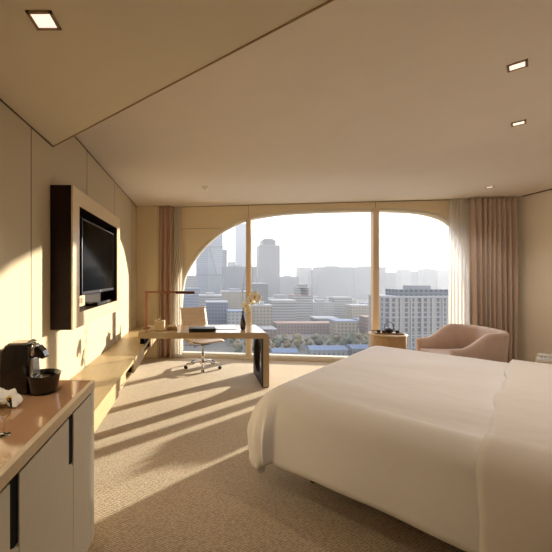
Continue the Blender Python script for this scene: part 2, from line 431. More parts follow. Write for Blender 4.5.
MB().lathe([(.012, -.022), (.012, -.032), (.001, -.034)]).build('sensor', steel, t)

# ------------------------------------------------------------------ television wall frame
fx0, fx1 = LX, -.963
fy0, fy1, fz0, fz1 = 2.63, 4.22, 1.085, 2.20
oy0, oy1, oz0, oz1 = 2.78, 4.08, 1.205, 2.07
t = thing('wall_cabinet', 'deep dark wood wall frame with pale face surrounding the television', 'wall cabinet', (LX, (fy0+fy1)/2, fz0))
def rel(o): return o
def place_rel(o, t):
    o.parent = t; o.matrix_parent_inverse = Matrix.Translation(-Vector(t.location)); return o
mb = MB()
mb.box(fx0+.001, fx1-.012, fy0, fy0+.03, fz0, fz1).box(fx0+.001, fx1-.012, fy1-.03, fy1, fz0, fz1)
mb.box(fx0+.001, fx1-.012, fy0+.03, fy1-.03, fz0, fz0+.03).box(fx0+.001, fx1-.012, fy0+.03, fy1-.03, fz1-.03, fz1)
place_rel(mb.build('carcass', dark_wood), t)
mb = MB().box(fx1-.012, fx1, fy0, oy0, fz0, fz1).box(fx1-.012, fx1, oy1, fy1, fz0, fz1).box(fx1-.012, fx1, oy0, oy1, fz0, oz0).box(fx1-.012, fx1, oy0, oy1, oz1, fz1)
place_rel(mb.build('face_panel', frame_face), t)
mb = MB().box(fx0+.002, fx0+.01, fy0+.03, fy1-.03, fz0+.03, fz1-.03)
mb.box(fx0+.01, fx1-.013, oy0-.01, oy0, oz0, oz1).box(fx0+.01, fx1-.013, oy1, oy1+.01, oz0, oz1).box(fx0+.01, fx1-.013, oy0, oy1, oz1, oz1+.01).box(fx0+.01, fx1-.013, oy0, oy1, oz0-.01, oz0)
place_rel(mb.build('recess_lining', dark_wood), t)
t = thing('television', 'black flat-screen television mounted in the wall frame recess', 'television', (LX+.012, 3.46, 1.32))
ty0, ty1, tz0, tz1 = 2.93, 4.03, 1.335, 2.0
place_rel(MB().box(-1.035, -.992, ty0, ty1, tz0, tz1, .006).build('casing', bezel), t)
place_rel(MB().box(-.9925, -.990, ty0+.018, ty1-.018, tz0+.03, tz1-.018).build('screen', screen), t)
place_rel(MB().box(-1.124, -1.034, 3.25, 3.65, 1.5, 1.8).build('wall_bracket', black), t)
place_rel(MB().box(-.992, -.9895, 3.46, 3.50, tz0+.010, tz0+.020).build('maker_badge', steel), t)
place_rel(MB().box(-.992, -.9895, 3.10, 3.11, tz0+.010, tz0+.016).build('power_light', mat('standby', (170, 40, 40), .4)), t)
t = thing('socket_panel', 'cream connection panel below the television in the recess', 'socket panel', (LX+.011, 3.12, 1.235))
place_rel(MB().box(-1.125, -1.09, 2.97, 3.30, 1.215, 1.325, .004).build('plate', taupe), t)
for y in (3.05, 3.13, 3.2): place_rel(MB().box(-1.09, -1.086, y-.022, y+.022, 1.245, 1.295).build('socket', brown_clay), t)
t = thing('media_box', 'flat black media box lying in the recess under the television', 'media box', (-1.05, 3.6, 1.205))
place_rel(MB().box(-1.11, -.985, 3.36, 3.85, 1.2065, 1.242, .004).build('casing', gloss_black), t)
place_rel(MB().box(-.985, -.983, 3.5, 3.7, 1.218, 1.23).build('display', bezel), t)

# ------------------------------------------------------------------ floating bench shelf
bt, bb, bx = .585, .44, -.70
t = thing('wall_shelf', 'long pale wood floating bench shelf running along the left wall', 'bench', (LX, 3.8, bb))
by0, by1 = 1.90, 6.31
place_rel(MB().box(LX+.001, bx, by0, by1, bt-.03, bt, .002).build('top_board', pale_wood), t)
place_rel(MB().box(LX+.001, bx-.02, by0, by1, bb, bb+.02).build('bottom_board', pale_wood), t)
segs = [(by0, 3.02), (3.72, 4.42)]
for a, b in segs: place_rel(MB().box(bx-.02, bx, a, b, bb, bt-.03, .001).build('front_panel', pale_wood), t)
place_rel(MB().box(bx-.02, bx, 5.05, by1, bb, bt-.03, .001).build('front_panel', pale_wood), t)
for y in (3.03, 3.71, 4.43, 5.04): place_rel(MB().box(LX+.001, bx-.021, y-.01, y+.01, bb+.02, bt-.03).build('divider', dark_wood), t)
place_rel(MB().box(LX+.002, LX+.012, 3.04, 5.03, bb+.02, bt-.03).build('back_board', dark_wood), t)
d = place_rel(MB().box(bx-.26, bx-.005, 3.05, 3.34, bb+.025, bt-.035, .003).build('drawer', pale_wood), t)
k = MB().box(bx-.005, bx+.006, 3.14, 3.25, bb+.05, bb+.06).build('handle', steel); k.parent = d
t = thing('router_box', 'small black box inside the shelf niche below the desk end', 'box', (bx-.1, 4.7, bb+.02))
place_rel(MB().box(bx-.25, bx-.03, 4.5, 4.95, bb+.021, bb+.10, .005).build('casing', gloss_black), t)

# ------------------------------------------------------------------ minibar cabinet
cx1 = -.567; cy1 = 1.892; ct = .926
t = thing('minibar_cabinet', 'off-white sideboard cabinet with black finger slots at the left edge', 'cabinet', (-.86, 1.0, 0))
place_rel(MB().box(LX+.003, cx1-.008, -.30, cy1-.08, .085, .880).build('carcass', cab_m), t)
place_rel(MB().box(LX+.003, cx1-.07, -.26, cy1-.05, .0, .085).build('plinth', black), t)
def rc(x0, x1, y0, y1, r):   # outline with one rounded outer corner (x1,y1)
    pts = [(x0, y0), (x1, y0)]
    for k in range(7):
        a = PI/2*k/6; pts.append((x1-r+r*math.cos(a), y1-r+r*math.sin(a)))
    return pts+[(x0, y1)]
place_rel(MB().prism(rc(LX+.003, cx1, 1.815, cy1, .03), .085, .880).build('end_panel', cab_m), t)
def door(y0, y1, slot):
    """front door in the x = cx1 plane with a finger slot cut into its near or far top edge"""
    sw, sl = .052, .200
    z0, z1 = .087, .873
    if slot: pts = [(y0, z0), (y1, z0), (y1, z1-sl-.03), (y1-sw, z1-sl), (y1-sw, z1), (y0, z1)]
    else: pts = [(y0, z0), (y1, z0), (y1, z1), (y0, z1)]
    return MB().prism(pts, cx1-.005, cx1, 'x').build('door', cab_m)
ys = [-.30, .145, .615, 1.085, 1.555, 1.812]
for a, b in zip(ys, ys[1:]):
    d = place_rel(door(a+.002, b-.002, b < 1.7), t)
    if b < 1.7:
        g = MB().box(cx1-.0075, cx1-.0052, b-.056, b+.001, .655, .876).build('finger_recess', black); g.parent = d
place_rel(MB().box(cx1-.03, cx1-.004, -.30, cy1-.03, .874, .884).build('shadow_gap', black), t)
t = thing('countertop', 'glossy brown stone countertop with pale edge on the minibar cabinet', 'countertop', (-.86, 1.0, .8845))
place_rel(MB().prism(rc(LX+.003, cx1-.022, -.30, cy1-.012, .02), .885, ct-.0005).build('stone_slab', counter_m), t)
mb = MB().prism([(cx1-.022, -.30), (cx1+.002, -.30), (cx1+.002, cy1-.02), (cx1-.012, cy1+.002), (LX+.003, cy1+.002), (LX+.003, cy1-.012), (cx1-.022, cy1-.012)], .8845, ct)
place_rel(mb.build('edge_band', counter_edge), t)

# ------------------------------------------------------------------ coffee machine
t = thing('coffee_machine', 'glossy black capsule coffee machine on the minibar countertop', 'coffee machine', (-.883, 1.70, ct+.0005))
hw = .055
prof = [(-.075, 0), (.06, 0), (.06, .11), (.064, .16), (.066, .225), (.05, .238), (-.045, .236), (-.062, .215), (-.072, .13)]
MB().prism(prof, -hw, hw, 'y', bev=.006).build('body', gloss_black, t)
MB().prism([(-.045, .237), (.05, .239), (.062, .243), (.055, .250), (-.035, .248)], -hw+.008, hw-.008, 'y', bev=.002).build('top_lid', steel, t)
# water tank behind
mb = MB(); mb.lathe([(.036, 0), (.036, .02), (.034, .024)], 0, 0, 0)
bmesh.ops.transform(mb.bm, matrix=Matrix.Translation((-.066, .045, .195)) @ Matrix.Rotation(PI/2, 4, 'X') @ Matrix.Scale(1, 4), verts=mb.bm.verts)
mb.box(-.098, -.07, -.045, .045, .01, .215, .01)
mb.build('water_tank', mat('tank_smoke', (120, 96, 74), .15), t)
MB().prism([(.058, .055), (.085, .06), (.078, .17), (.06, .175)], -.035, .035, 'y', bev=.004).build('front_plate', steel, t)
mb = MB(); mb.tube([(.05, 0, .205), (.085, 0, .205)], [.037, .035], 20); mb.build('collar', chrome, t)
MB().prism([(.078, .225), (.095, .232), (.122, .205), (.135, .172), (.118, .165), (.10, .172), (.078, .18)], -.03, .03, 'y', bev=.008).build('spout_head', gloss_black, t)
MB().tube([(.03, -.02, .243), (.075, -.02, .262), (.09, -.02, .255)], .004, 8).build('lever', chrome, t)
tr = MB().lathe([(.06, 0), (.068, .015), (.073, .05), (.082, .088), (.084, .092), (.080, .092), (.074, .075), (.001, .073)], .115, 0, 0, 36).build('drip_tray', gloss_black, t)
mb = MB()
for k in range(-4, 5):
    h = math.sqrt(max(.0, .066**2-(k*.014)**2)); mb.box(.115+k*.014-.003, .115+k*.014+.003, -h, h, .074, .078)
g = mb.build('drip_grate', gloss_black); g.parent = tr
MB().tube([(.07, -.03, .087), (.10, -.05, .098), (.12, -.062, .11)], .003, 8).build('cup_rest', chrome, t)

# ------------------------------------------------------------------ flowers
def petal_mesh(mb, M, L_, W_, mi=0, curl=.25):
    rows = []
    for i in range(7):
        u = i/6; w_ = W_*math.sin(PI*min(1, .12+u*.88))**.7 if u < 1 else 0.002
        rows.append([M @ Vector((u*L_, v*w_, curl*L_*(u*u)+.10*L_*(1-abs(v))*math.sin(u*PI))) for v in (-1, -.5, 0, .5, 1)])
    mb.grid(rows, mi=mi)
def bloom(parent, loc, size, rot, name='blossom', five=True):
    R = Matrix.Translation(loc) @ rot.to_matrix().to_4x4()
    mb = MB()
    for k, (a, l, w_) in enumerate(((90, 1, .42), (210, .95, .38), (330, .95, .38), (20, 1.05, .62), (160, 1.05, .62))):
        petal_mesh(mb, R @ Matrix.Rotation(math.radians(a), 4, 'Z'), size*l, size*w_, curl=.15 if k < 3 else .05)
    o = mb.build(name, petal, parent, solid=.0012)
    mb = MB(); b = bmesh.new(); bmesh.ops.create_icosphere(b, subdivisions=2, radius=size*.2)
    mb._add(b, 0, R @ Matrix.Translation((0, 0, size*.12)) @ Matrix.Diagonal((1, 1.2, .9, 1)), smooth=True)
    g = mb.build('blossom_centre', stamen); g.parent = o
    return o
from mathutils import Euler
t = thing('orchid_flower', 'white orchid blooms lying on the countertop in front of the coffee machine', 'flower', (-.83, 1.50, ct+.012))
bloom(t, (.0, .0, .02), .055, Euler((math.radians(35), math.radians(25), .3)))
bloom(t, (-.06, -.02, .035), .065, Euler((math.radians(50), math.radians(5), 1.1)))
MB().tube([(-.16, -.05, .006), (-.08, -.02, .012), (.0, .03, .018)], .003, 8).build('stalk', stem_m, t)
t = thing('wine_glass', 'clear stemmed glass at the left edge of the minibar countertop', 'glass', (-.70, 1.235, ct+.0005)).scale = (.62, .62, .72); t = bpy.data.objects['wine_glass'] #
MB().lathe([(.034, .002), (.03, .004), (.006, .006), (.004, .012), (.0035, .075), (.012, .085), (.034, .105), (.041, .135), (.038, .175), (.0365, .175), (.039, .135), (.03, .108), (.001, .09)], seg=36).build('bowl', drinkglass, t)
MB().lathe([(.036, 0), (.036, .002), (.001, .0025)]).build('foot', drinkglass, t)

# ------------------------------------------------------------------ desk
DZ = .74
t = thing('desk', 'glossy beige slab desk with rounded right corner spanning from the shelf', 'desk', (.07, 4.96, 0))
dx0, dx1, dy0, dy1, th, R_ = -.80, .955, 4.58, 5.34, .08, .07
def arcp(cx_, cz_, r, a0, a1, n=8): return [(cx_+r*math.cos(a0+(a1-a0)*k/n), cz_+r*math.sin(a0+(a1-a0)*k/n)) for k in range(n+1)]
ZB = DZ-th-.01
outp = [(dx0, DZ-th), (dx0, DZ)]+arcp(dx1-R_, DZ-R_, R_, PI/2, 0)+[(dx1, ZB), (dx1-th, ZB)]+arcp(dx1-th-.01, ZB, .01, 0, PI/2, 3)
def holed(mb, x0, x1, y0, y1, z0, z1, oy, oz, ry, rz_, nseg=64):
    angs = sorted([2*PI*k/nseg for k in range(nseg)]+[math.atan2(zz-oz, yy-oy) % (2*PI) for yy in (y0, y1) for zz in (z0, z1)])
    bm = mb.bm; I, O = [[], []], [[], []]
    for a in angs:
        c, s_ = math.cos(a), math.sin(a)
        ts = []
        if c > 1e-9: ts.append((y1-oy)/c)
        if c < -1e-9: ts.append((y0-oy)/c)
        if s_ > 1e-9: ts.append((z1-oz)/s_)
        if s_ < -1e-9: ts.append((z0-oz)/s_)
        tt = min(ts); ra = 1/math.sqrt((c/ry)**2+(s_/rz_)**2)
        for q, x in enumerate((x0, x1)):
            I[q].append(bm.verts.new((x, oy+c*ra, oz+s_*ra))); O[q].append(bm.verts.new((x, oy+c*tt, oz+s_*tt)))
    m_ = len(angs)
    for i in range(m_):
        j = (i+1) % m_
        for q in (0, 1): bm.faces.new([I[q][i], I[q][j], O[q][j], O[q][i]])
        bm.faces.new([I[0][i], I[0][j], I[1][j], I[1][i]]); bm.faces.new([O[0][i], O[0][j], O[1][j], O[1][i]])
    return mb
HO = (4.96, .345, .27, .26)       # the oval hole through the leg
mb = MB().prism(outp, dy0, dy1, 'y'); holed(mb, dx1-th, dx1, dy0, dy1, .012, ZB, *HO)
place_rel(mb.build('slab', desk_m), t)
mb = MB(); holed(mb, dx1-th-.012, dx1-th-.0005, dy0+.01, dy1-.01, 0, DZ-th-.002, *HO)
lg = place_rel(mb.build('inner_leg_panel', dark_wood), t)
mb = MB(); mb.grid([[(x, HO[0]+(HO[2]-.001)*math.cos(a), HO[1]+(HO[3]-.001)*math.sin(a)) for x in (dx1-th-.013, dx1-.001)] for a in [2*PI*k/64 for k in range(65)]])
g = mb.build('oval_lining', dark_wood, solid=.002); g.parent = lg
place_rel(MB().box(dx1-th, dx1-.01, dy0+.01, dy1-.01, 0, .012).build('foot_strip', black), t)
place_rel(MB().box(dx0+.02, bx-.02, dy0+.02, dy1-.05, bt+.0005, DZ-th-.0005).build('support_block', black), t)

# desk lamp
t = thing('desk_lamp', 'copper desk lamp with long horizontal arm at the left end of the desk', 'lamp', (-.745, 4.95, DZ+.0005))
MB().box(-.035, .05, -.06, .06, 0, .014, .003).build('base', copper, t)
MB().box(-.018, .018, -.012, .012, .014, .538, .002).build('pole', copper, t)
h = MB().box(-.03, .42, -.014, .014, .512, .538, .003).build('arm', copper, t)
MB().box(.42, .70, -.03, .03, .504, .540, .004).build('lamp_head', copper_dark, t)
g = MB().box(.44, .68, -.02, .02, .500, .5035).build('light_strip', paper_w, t)
# tissue box
t = thing('tissue_box', 'square beige tissue box on the desk next to the copper lamp', 'tissue box', (-.535, 4.80, DZ+.0005))
MB().box(-.068, .068, -.068, .068, 0, .135, .006).build('cover', taupe, t)
MB().box(-.035, .035, -.02, .02, .1345, .138).build('slot', dark_wood, t)
mb = MB(); petal_mesh(mb, Matrix.Translation((-.03, 0, .137)) @ Matrix.Rotation(-.5, 4, 'Y'), .07, .03); mb.build('tissue', paper_w, t, solid=.001)
# stone tray objects
t = thing('stationery_holder', 'low tan stationery tray between the tissue box and the black case', 'stationery tray', (-.36, 4.86, DZ+.0005))
MB().box(-.075, .075, -.06, .06, 0, .035, .006).build('tray', brown_clay, t)
MB().box(-.055, .06, -.045, .045, .035, .062, .012).build('notepad', taupe, t)
# black case
t = thing('desk_case', 'flat black leather case lying on the desk in front of the chair', 'case', (.06, 4.76, DZ+.0005))
MB().box(-.185, .185, -.10, .10, 0, .042, .008).build('case_body', mat('black_leather', (20, 16, 18), .5), t)
MB().box(-.187, .187, -.102, .102, .024, .028).build('zip_band', iron, t)
MB().box(-.02, .02, -.108, -.10, .015, .036, .002).build('clasp', iron, t)
t = thing('writing_pad', 'thin pale writing pad on the desk between black case and vase', 'writing pad', (.40, 4.98, DZ+.0005))
MB().box(-.15, .15, -.11, .11, 0, .006, .002).build('pad_sheet', mat('pad_glass', (206, 214, 214), .08, coat=.5), t)
MB().box(-.15, -.13, -.11, .11, .006, .010, .001).build('pad_binding', steel, t)
# vase with orchid
t = thing('bud_vase', 'slim dark brown bottle vase on the desk holding the orchid stem', 'vase', (.635, 4.82, DZ+.0005))
MB().lathe([(.022, 0), (.034, .01), (.040, .06), (.038, .11), (.026, .17), (.014, .215), (.012, .25), (.017, .265), (.013, .265), (.009, .25), (.001, .23)]).build('vase_body', mat('dark_glaze', (40, 26, 18), .15, coat=.5), t)
MB().lathe([(.0175, 0), (.0175, .006), (.013, .008)], z=.262).build('rim', iron, t)
t = thing('orchid', 'white orchid spray rising from the slim dark vase on the desk', 'flower', (.635, 4.82, DZ+.24))
MB().tube([(0, 0, 0), (.0, 0, .12), (-.005, 0, .3), (.01, 0, .45), (.03, 0, .60)], [.004, .004, .003, .002, .0015], 8).build('stem', stem_m, t)
MB().tube([(0, 0, .03), (.04, -.02, .10), (.11, -.03, .20), (.19, -.03, .22)], [.003, .003, .002, .0015], 8).build('side_stem', stem_m, t)
for k, (p, s_, r_) in enumerate((((.03, -.03, .10), .055, (1.2, .2, .2)), ((.10, -.04, .17), .07, (1.4, 0, .5)), ((.16, -.04, .22), .075, (1.3, .3, 0)), ((.20, -.03, .19), .055, (1.6, .5, .8)), ((.06, -.03, .04), .045, (1.3, -.4, 0)))):
    bloom(t, p, s_*1.25, Euler(r_))
for zz in (.10, .22, .33):
    mb = MB(); petal_mesh(mb, Matrix.Translation((0, 0, zz)) @ Matrix.Rotation(-1.1, 4, 'Y') @ Matrix.Rotation(zz*9, 4, 'Z'), .05, .008); mb.build('bud', stem_m, t, solid=.001)

# ------------------------------------------------------------------ office chair
t = thing('office_chair', 'cream leather swivel office chair with chrome base behind the desk', 'office chair', (.08, 5.60, 0), math.radians(33))
# local: chair faces -y
def sheet(prof, hw_, name, m, ribs=True, th_=.022):
    rows = []
    for i, (y, z) in enumerate(prof):
        rows.append([(x*hw_, y-.0*abs(x), z-.008*(1-x*x)) for x in [-1+2*k/10 for k in range(11)]])
    mb = MB(); mb.grid(rows); return mb.build(name, m, t, solid=th_)
def ribbed(p0, p1, p2, n):     # quadratic curve sampled with small transverse ribs
    out = []
    for i in range(n*4+1):
        u = i/(n*4); y = (1-u)**2*p0[0]+2*u*(1-u)*p1[0]+u*u*p2[0]; z = (1-u)**2*p0[1]+2*u*(1-u)*p1[1]+u*u*p2[1]
        out.append((y, z+.006*abs(math.sin(PI*n*u))))
    return out
sheet(ribbed((-.25, .455), (.0, .46), (.19, .47), 8), .245, 'seat', leather)
bk = []
for i in range(49):
    u = i/48; bk.append((.19+.05*u+.05*u*u+.006*abs(math.sin(PI*10*u)), .47+.50*u-.02*math.sin(PI*u)))
sheet(bk, .24, 'backrest', leather)
for sx_ in (-1, 1):
    MB().tube([(sx_*.252, -.25, .445), (sx_*.252, .0, .445), (sx_*.252, .17, .455), (sx_*.25, .215, .50), (sx_*.248, .25, .75), (sx_*.246, .29, .975)], .010, 10).build('side_rail', chrome, t)
for sx_ in (-1, 1):
    MB().tube([(sx_*.255, -.14, .45), (sx_*.285, -.13, .50), (sx_*.295, -.10, .645), (sx_*.295, .10, .66), (sx_*.28, .22, .64), (sx_*.255, .245, .62)], .010, 10).build('armrest', chrome, t)
MB().tube([(-.25, .03, .425), (-.1, .02, .40), (.1, .02, .40), (.25, .03, .425)], .012, 10).build('cross_bar', chrome, t)
MB().box(-.07, .07, -.10, .12, .385, .42, .01).build('tilt_housing', iron, t)
MB().tube([(-.06, -.02, .40), (-.20, -.04, .36)], .006, 8).build('height_lever', iron, t)
MB().tube([(0, 0, .10), (0, 0, .25)], .026, 16).build('column_sleeve', chrome, t)
MB().tube([(0, 0, .25), (0, 0, .39)], .015, 16).build('gas_column', steel, t)
bs = MB().lathe([(.045, .065), (.05, .08), (.045, .12), (.028, .135)]).build('base_hub', chrome, t)
for k in range(5):
    a = math.radians(72*k+20); c, s_ = math.cos(a), math.sin(a)
    l = MB().tube([(c*.03, s_*.03, .105), (c*.15, s_*.15, .098), (c*.275, s_*.275, .08), (c*.29, s_*.29, .055)], [.014, .013, .010, .008], 8).build('base_arm', chrome, t)
    mb = MB(); q = Vector((-s_, c, 0)); o_ = Vector((c*.29, s_*.29, .027))
    mb.tube([o_-q*.024, o_-q*.006], .0265, 16); mb.tube([o_+q*.006, o_+q*.024], .0265, 16); mb.tube([o_-q*.01, o_+q*.01], .01, 10)
    g = mb.build('caster', iron); g.parent = l

# ------------------------------------------------------------------ bed
bed_c = Vector((.59, 2.47)); bz = -math.radians(45)     # local x = to the head, local y = away from camera
BL, BW, BH = 2.12, 2.06, .69
t = thing('bed', 'large white double bed standing diagonally in front of the window', 'bed', (bed_c.x, bed_c.y, 0), bz)
MB().box(.12, BL, .12, BW-.12, .085, .30, .01).build('bed_base', bedbase_m, t)
for a, b in ((.16, .20), (.16, BW-.20), (BL-.15, .20), (BL-.15, BW-.20)):
    MB().lathe([(.022, 0), (.03, .085)], a, b).build('leg', black, t)
MB().box(.02, BL, .02, BW-.02, .302, BH-.03, .06, seg=4).build('mattress', paper_w, t)
hb = MB().box(BL+.002, BL+.07, -.10, BW+.10, .02, 1.20, .02).build('headboard', taupe, t)
def drape(x0, x1, y0, y1, zt, r, drops, mat_, name, lab, seed, res=.035, foldamp=.022, foot=True, th_=.018, top=None, fold_x=True):
    """cloth over the rectangle; drops = (x0 side, y0 side, y1 side)"""
    rnd = random.Random(seed); ph = [rnd.uniform(0, 6.28) for _ in range(8)]
    dX, dY0, dY1 = drops
    def at(p, q):
        ox = max(0, x0-p); oy = (y0-q) if q < y0 else ((q-y1) if q > y1 else 0); sy = -1 if q < y0 else 1
        bx_ = max(p, x0); by_ = min(max(q, y0), y1)
        d = math.hypot(ox, oy)
        if d < 1e-6:
            # gentle quilting and edge fall-off
            ex = min(p-x0, .3)/.3 if foot else 1; ey = min(q-y0, y1-q, .3)/.3
            ex = max(0, min(1, ex)); ey = max(0, min(1, ey)); z = zt-.02+.010*ex*ex*(3-2*ex)*ey*ey*(3-2*ey)
            z += .007*math.sin(3.1*p+ph[0]+1.7*q)+.004*math.sin(6.3*q+ph[1]-2.3*p)+.004*math.sin(11*q+2.0*math.sin(2.6*p)+ph[5])*(.5+.5*math.sin(2.1*p+ph[6]))
            return Vector((p, q, z))
        dir_ = Vector((-ox, sy*oy, 0))/d
        arc = r*PI/2
        if d < arc: a = d/r; h = r*math.sin(a); v = r*(1-math.cos(a))
        else: h = r; v = r+(d-arc)
        v_ = min(1, max(0, v-.04)/.5)
        # folds travel with the position along the edge and fan at the corner
        along = by_ if ox > 0 and oy == 0 else bx_
        ang = math.atan2(oy, ox)
        fw = (math.sin(ang*2) if (ox > 0 and oy > 0) else 0)
        ph_a = along*(9 if ox > 0 else 6)+ang*7+ph[2]
        amp = foldamp*v_*(1 if ox > 0 else .4)
        out_ = h+(.12 if ox > 0 else .05)*math.sin(min(1, v_*1.25)*PI*.62)+amp*(math.sin(ph_a)+.5*math.sin(2.3*ph_a+ph[3]))+fw*v_*.06*math.sin(ang*13+ph[4])
        if ox > 0 and oy > 0: v = min(v, .60); out_ -= fw*.05*v_*v_
        z = zt-.02-v
        z = max(z, .035+.01*math.sin(ph_a))
        return Vector((bx_, by_, 0))+dir_*out_+Vector((0, 0, z))
    xs = []; a = x0-dX
    nx = int((x1-a)/res); ny = int((y1+dY1-(y0-dY0))/res)
    rows = []
    for i in range(nx+1):
        p = a+(x1-a)*i/nx; row = []
        for j in range(ny+1):
            q = y0-dY0+(y1+dY1-y0+dY0)*j/ny
            # hem is a rounded corner in the sheet
            row.append(at(p, q))
        rows.append(row)
    mb = MB(); mb.grid(rows); o = mb.build(name, mat_, solid=th_)
    o.location = (bed_c.x, bed_c.y, 0); o.rotation_euler = (0, 0, bz)
    return tag(o, lab, 'bedding')
drape(.03, BL-.30, .03, BW-.03, BH+.028, .13, (.52, .55, .45), duvet_m, 'duvet', 'smooth white duvet draped over the foot and sides of the bed', 4)
# turned back upper part lying over the duvet
rows = []
for i in range(40):
    pass
FX = 1.14
drape_x = FX
def strip(x0, x1, label):
    mb = MB(); rows = []
    ny = 90; nx = 30
    Rr = .135; zt = BH+.046
    for i in range(nx+1):
        p = x0+(x1-x0)*i/nx; row = []
        for j in range(ny+1):
            L_ = .60; q = -L_+(BW+2*L_)*j/ny
            wob = .010*math.sin(q*7)+.006*math.sin(q*15+1)
            pp = p+wob*(1-i/nx)
            oy = -q if q < 0 else (q-BW if q > BW else 0); sy = -1 if q < 0 else 1
            qc = min(max(q, 0), BW)
            if oy == 0:
                ey = min(q, BW-q, .3)/.3
                row.append((pp, q, zt-.008+.008*ey*ey*(3-2*ey)+.005*math.sin(4*p+2*q)+.003*math.sin(9*q)))
            else:
                arc = Rr*PI/2
                if oy < arc: h = Rr*math.sin(oy/Rr); v = Rr*(1-math.cos(oy/Rr))
                else: h = Rr; v = Rr+oy-arc
                v_ = min(1, v/.55)
                row.append((pp+.03*v_*v_*math.sin(3*p), qc+sy*(h+.062*math.sin(min(1, v_*1.25)*PI*.62)+.012*v_*math.sin(9*p+1)), zt-.008-v))
        rows.append(row)
    mb.grid(rows); o = mb.build('coverlet', duvet_m2, solid=.022)
    o.location = (bed_c.x, bed_c.y, 0); o.rotation_euler = (0, 0, bz)
    return tag(o, label, 'bedding')
strip(FX, BL-.02, 'thick folded-back cream cover across the head half of the bed')
for k, (yy, lab) in enumerate(((.50, 'plump white pillow at the near side of the bed head'), (1.52, 'plump white pillow at the far side of the bed head'))):
    mb = MB(); rows = []
    for i in range(25):
        u = -1+2*i/24; row = []
        for j in range(25):
            v = -1+2*j/24; row.append((u*.20, v*.36, .09*((1-u**4)*(1-v**4))**.5))
        rows.append(row)
    mb.grid(rows); mb.grid([[(x, y, -z*.8) for x, y, z in r] for r in rows])
    o = mb.build('pillow', duvet_m); o.parent = None
    R = Matrix.Translation((bed_c.x, bed_c.y, 0)) @ Matrix.Rotation(bz, 4, 'Z') @ Matrix.Translation((BL-.22, yy, BH+.165)) @ Matrix.Rotation(math.radians(-8), 4, 'Y')
    o.matrix_world = R; tag(o, lab, 'pillow')

# ------------------------------------------------------------------ bedside tables
def uv(u, v): return ((u+v)/math.sqrt(2), (v-u)/math.sqrt(2))
def bedside(u0, u1, v0, v1, h, label):
    c = uv((u0+u1)/2, (v0+v1)/2); t = thing('bedside_table', label, 'bedside table', (c[0], c[1], 0), -PI/4)
    a, b = (u1-u0)/2, (v1-v0)/2
    MB().box(-a, a, -b, b, h-.03, h, .003).build('tabletop', pale_wood, t)
    MB().box(-a+.01, a, -b+.01, b-.01, .08, h-.10).build('carcass', pale_wood, t)
    MB().box(-a+.03, a, -b+.01, -b+.03, h-.10, h-.03).build('side_post', dark_wood, t); MB().box(-a+.03, a, b-.03, b-.01, h-.10, h-.03).build('side_post', dark_wood, t)
    MB().box(a-.02, a-.001, -b+.03, b-.03, h-.10, h-.03).build('niche_back', dark_wood, t)
    d = MB().box(-a, -a+.01, -b+.015, b-.015, .10, h-.11).build('drawer', pale_wood, t)
    k = MB().box(-a-.012, -a, -.06, .06, h-.17, h-.16).build('handle', steel); k.parent = d
    MB().box(-a+.04, a-.02, -b+.04, b-.04, 0, .08).build('plinth', black, t)
    return t
bedside(-.035, .80, 4.95, 5.50, .60, 'pale bedside table with the white telephone, beyond the bed')
bedside(.035, .80, 1.36, 1.88, .53, 'pale bedside table on the near side of the bed at the right edge')
def added_fill_lamp(u, v, h, label):  # lamp added outside the frame to brighten the ceiling and right wall
    c = uv(u, v); t = thing('added_fill_lamp', label, 'lamp', (c[0], c[1], h+.0005))
    MB().lathe([(.07, 0), (.07, .012), (.012, .02), (.012, .30)]).build('base', steel, t)
    MB().lathe([(.15, .26), (.13, .48)], seg=32).build('fill_lamp_shade', paper_w, t, solid=.003)
    MB().lathe([(.001, .30), (.02, .31), (.032, .35), (.02, .385), (.001, .39)]).build('fill_bulb_glass', lamp_on, t)
    ld = bpy.data.lights.new('bulb', 'POINT'); ld.energy = FILL_LAMP_W; ld.color = (1, .93, .85); ld.shadow_soft_size = .06
    lo = bpy.data.objects.new('bulb', ld); C.objects.link(lo); lo.parent = t; lo.location = (0, 0, .43)
added_fill_lamp(.55, 5.22, .60, 'added out-of-view fill lamp with white shade, on the bedside table beyond the bed')
added_fill_lamp(.55, 1.62, .53, 'added out-of-view fill lamp with white shade, on the bedside table on the near side of the bed')
c = uv(.065, 5.15)
t = thing('telephone', 'white desk telephone on the bedside table beyond the bed', 'telephone', (c[0], c[1], .6005), math.radians(-45))
MB().prism([(-.09, 0), (.09, 0), (.09, .055), (-.09, .022)], -.08, .08, 'y', bev=.004).build('phone_base', phone_m, t)
mb = MB(); ring = [(.0+.052*math.cos(a), .0+.052*math.sin(a), .085+.052*.35*math.cos(a)) for a in [2*PI*k/28 for k in range(28)]]
mb.tube(ring, .010, 8, closed=True)
bmesh.ops.rotate(mb.bm, cent=(0, 0, .09), matrix=Matrix.Rotation(math.radians(-60), 3, 'Y'), verts=mb.bm.verts); bmesh.ops.translate(mb.bm, vec=(.03, 0, .015), verts=mb.bm.verts)
mb.build('ring_stand', phone_m, t)
MB().box(-.085, .085, -.078, -.035, .055, .085, .012).build('handset', phone_m, t)
mb = MB()
for i in range(4):
    for j in range(3): mb.box(-.06+i*.025, -.045+i*.025, .0+j*.024, .014+j*.024, .035+i*.0045, .041+i*.0045)
mb.build('keypad', bezel, t)

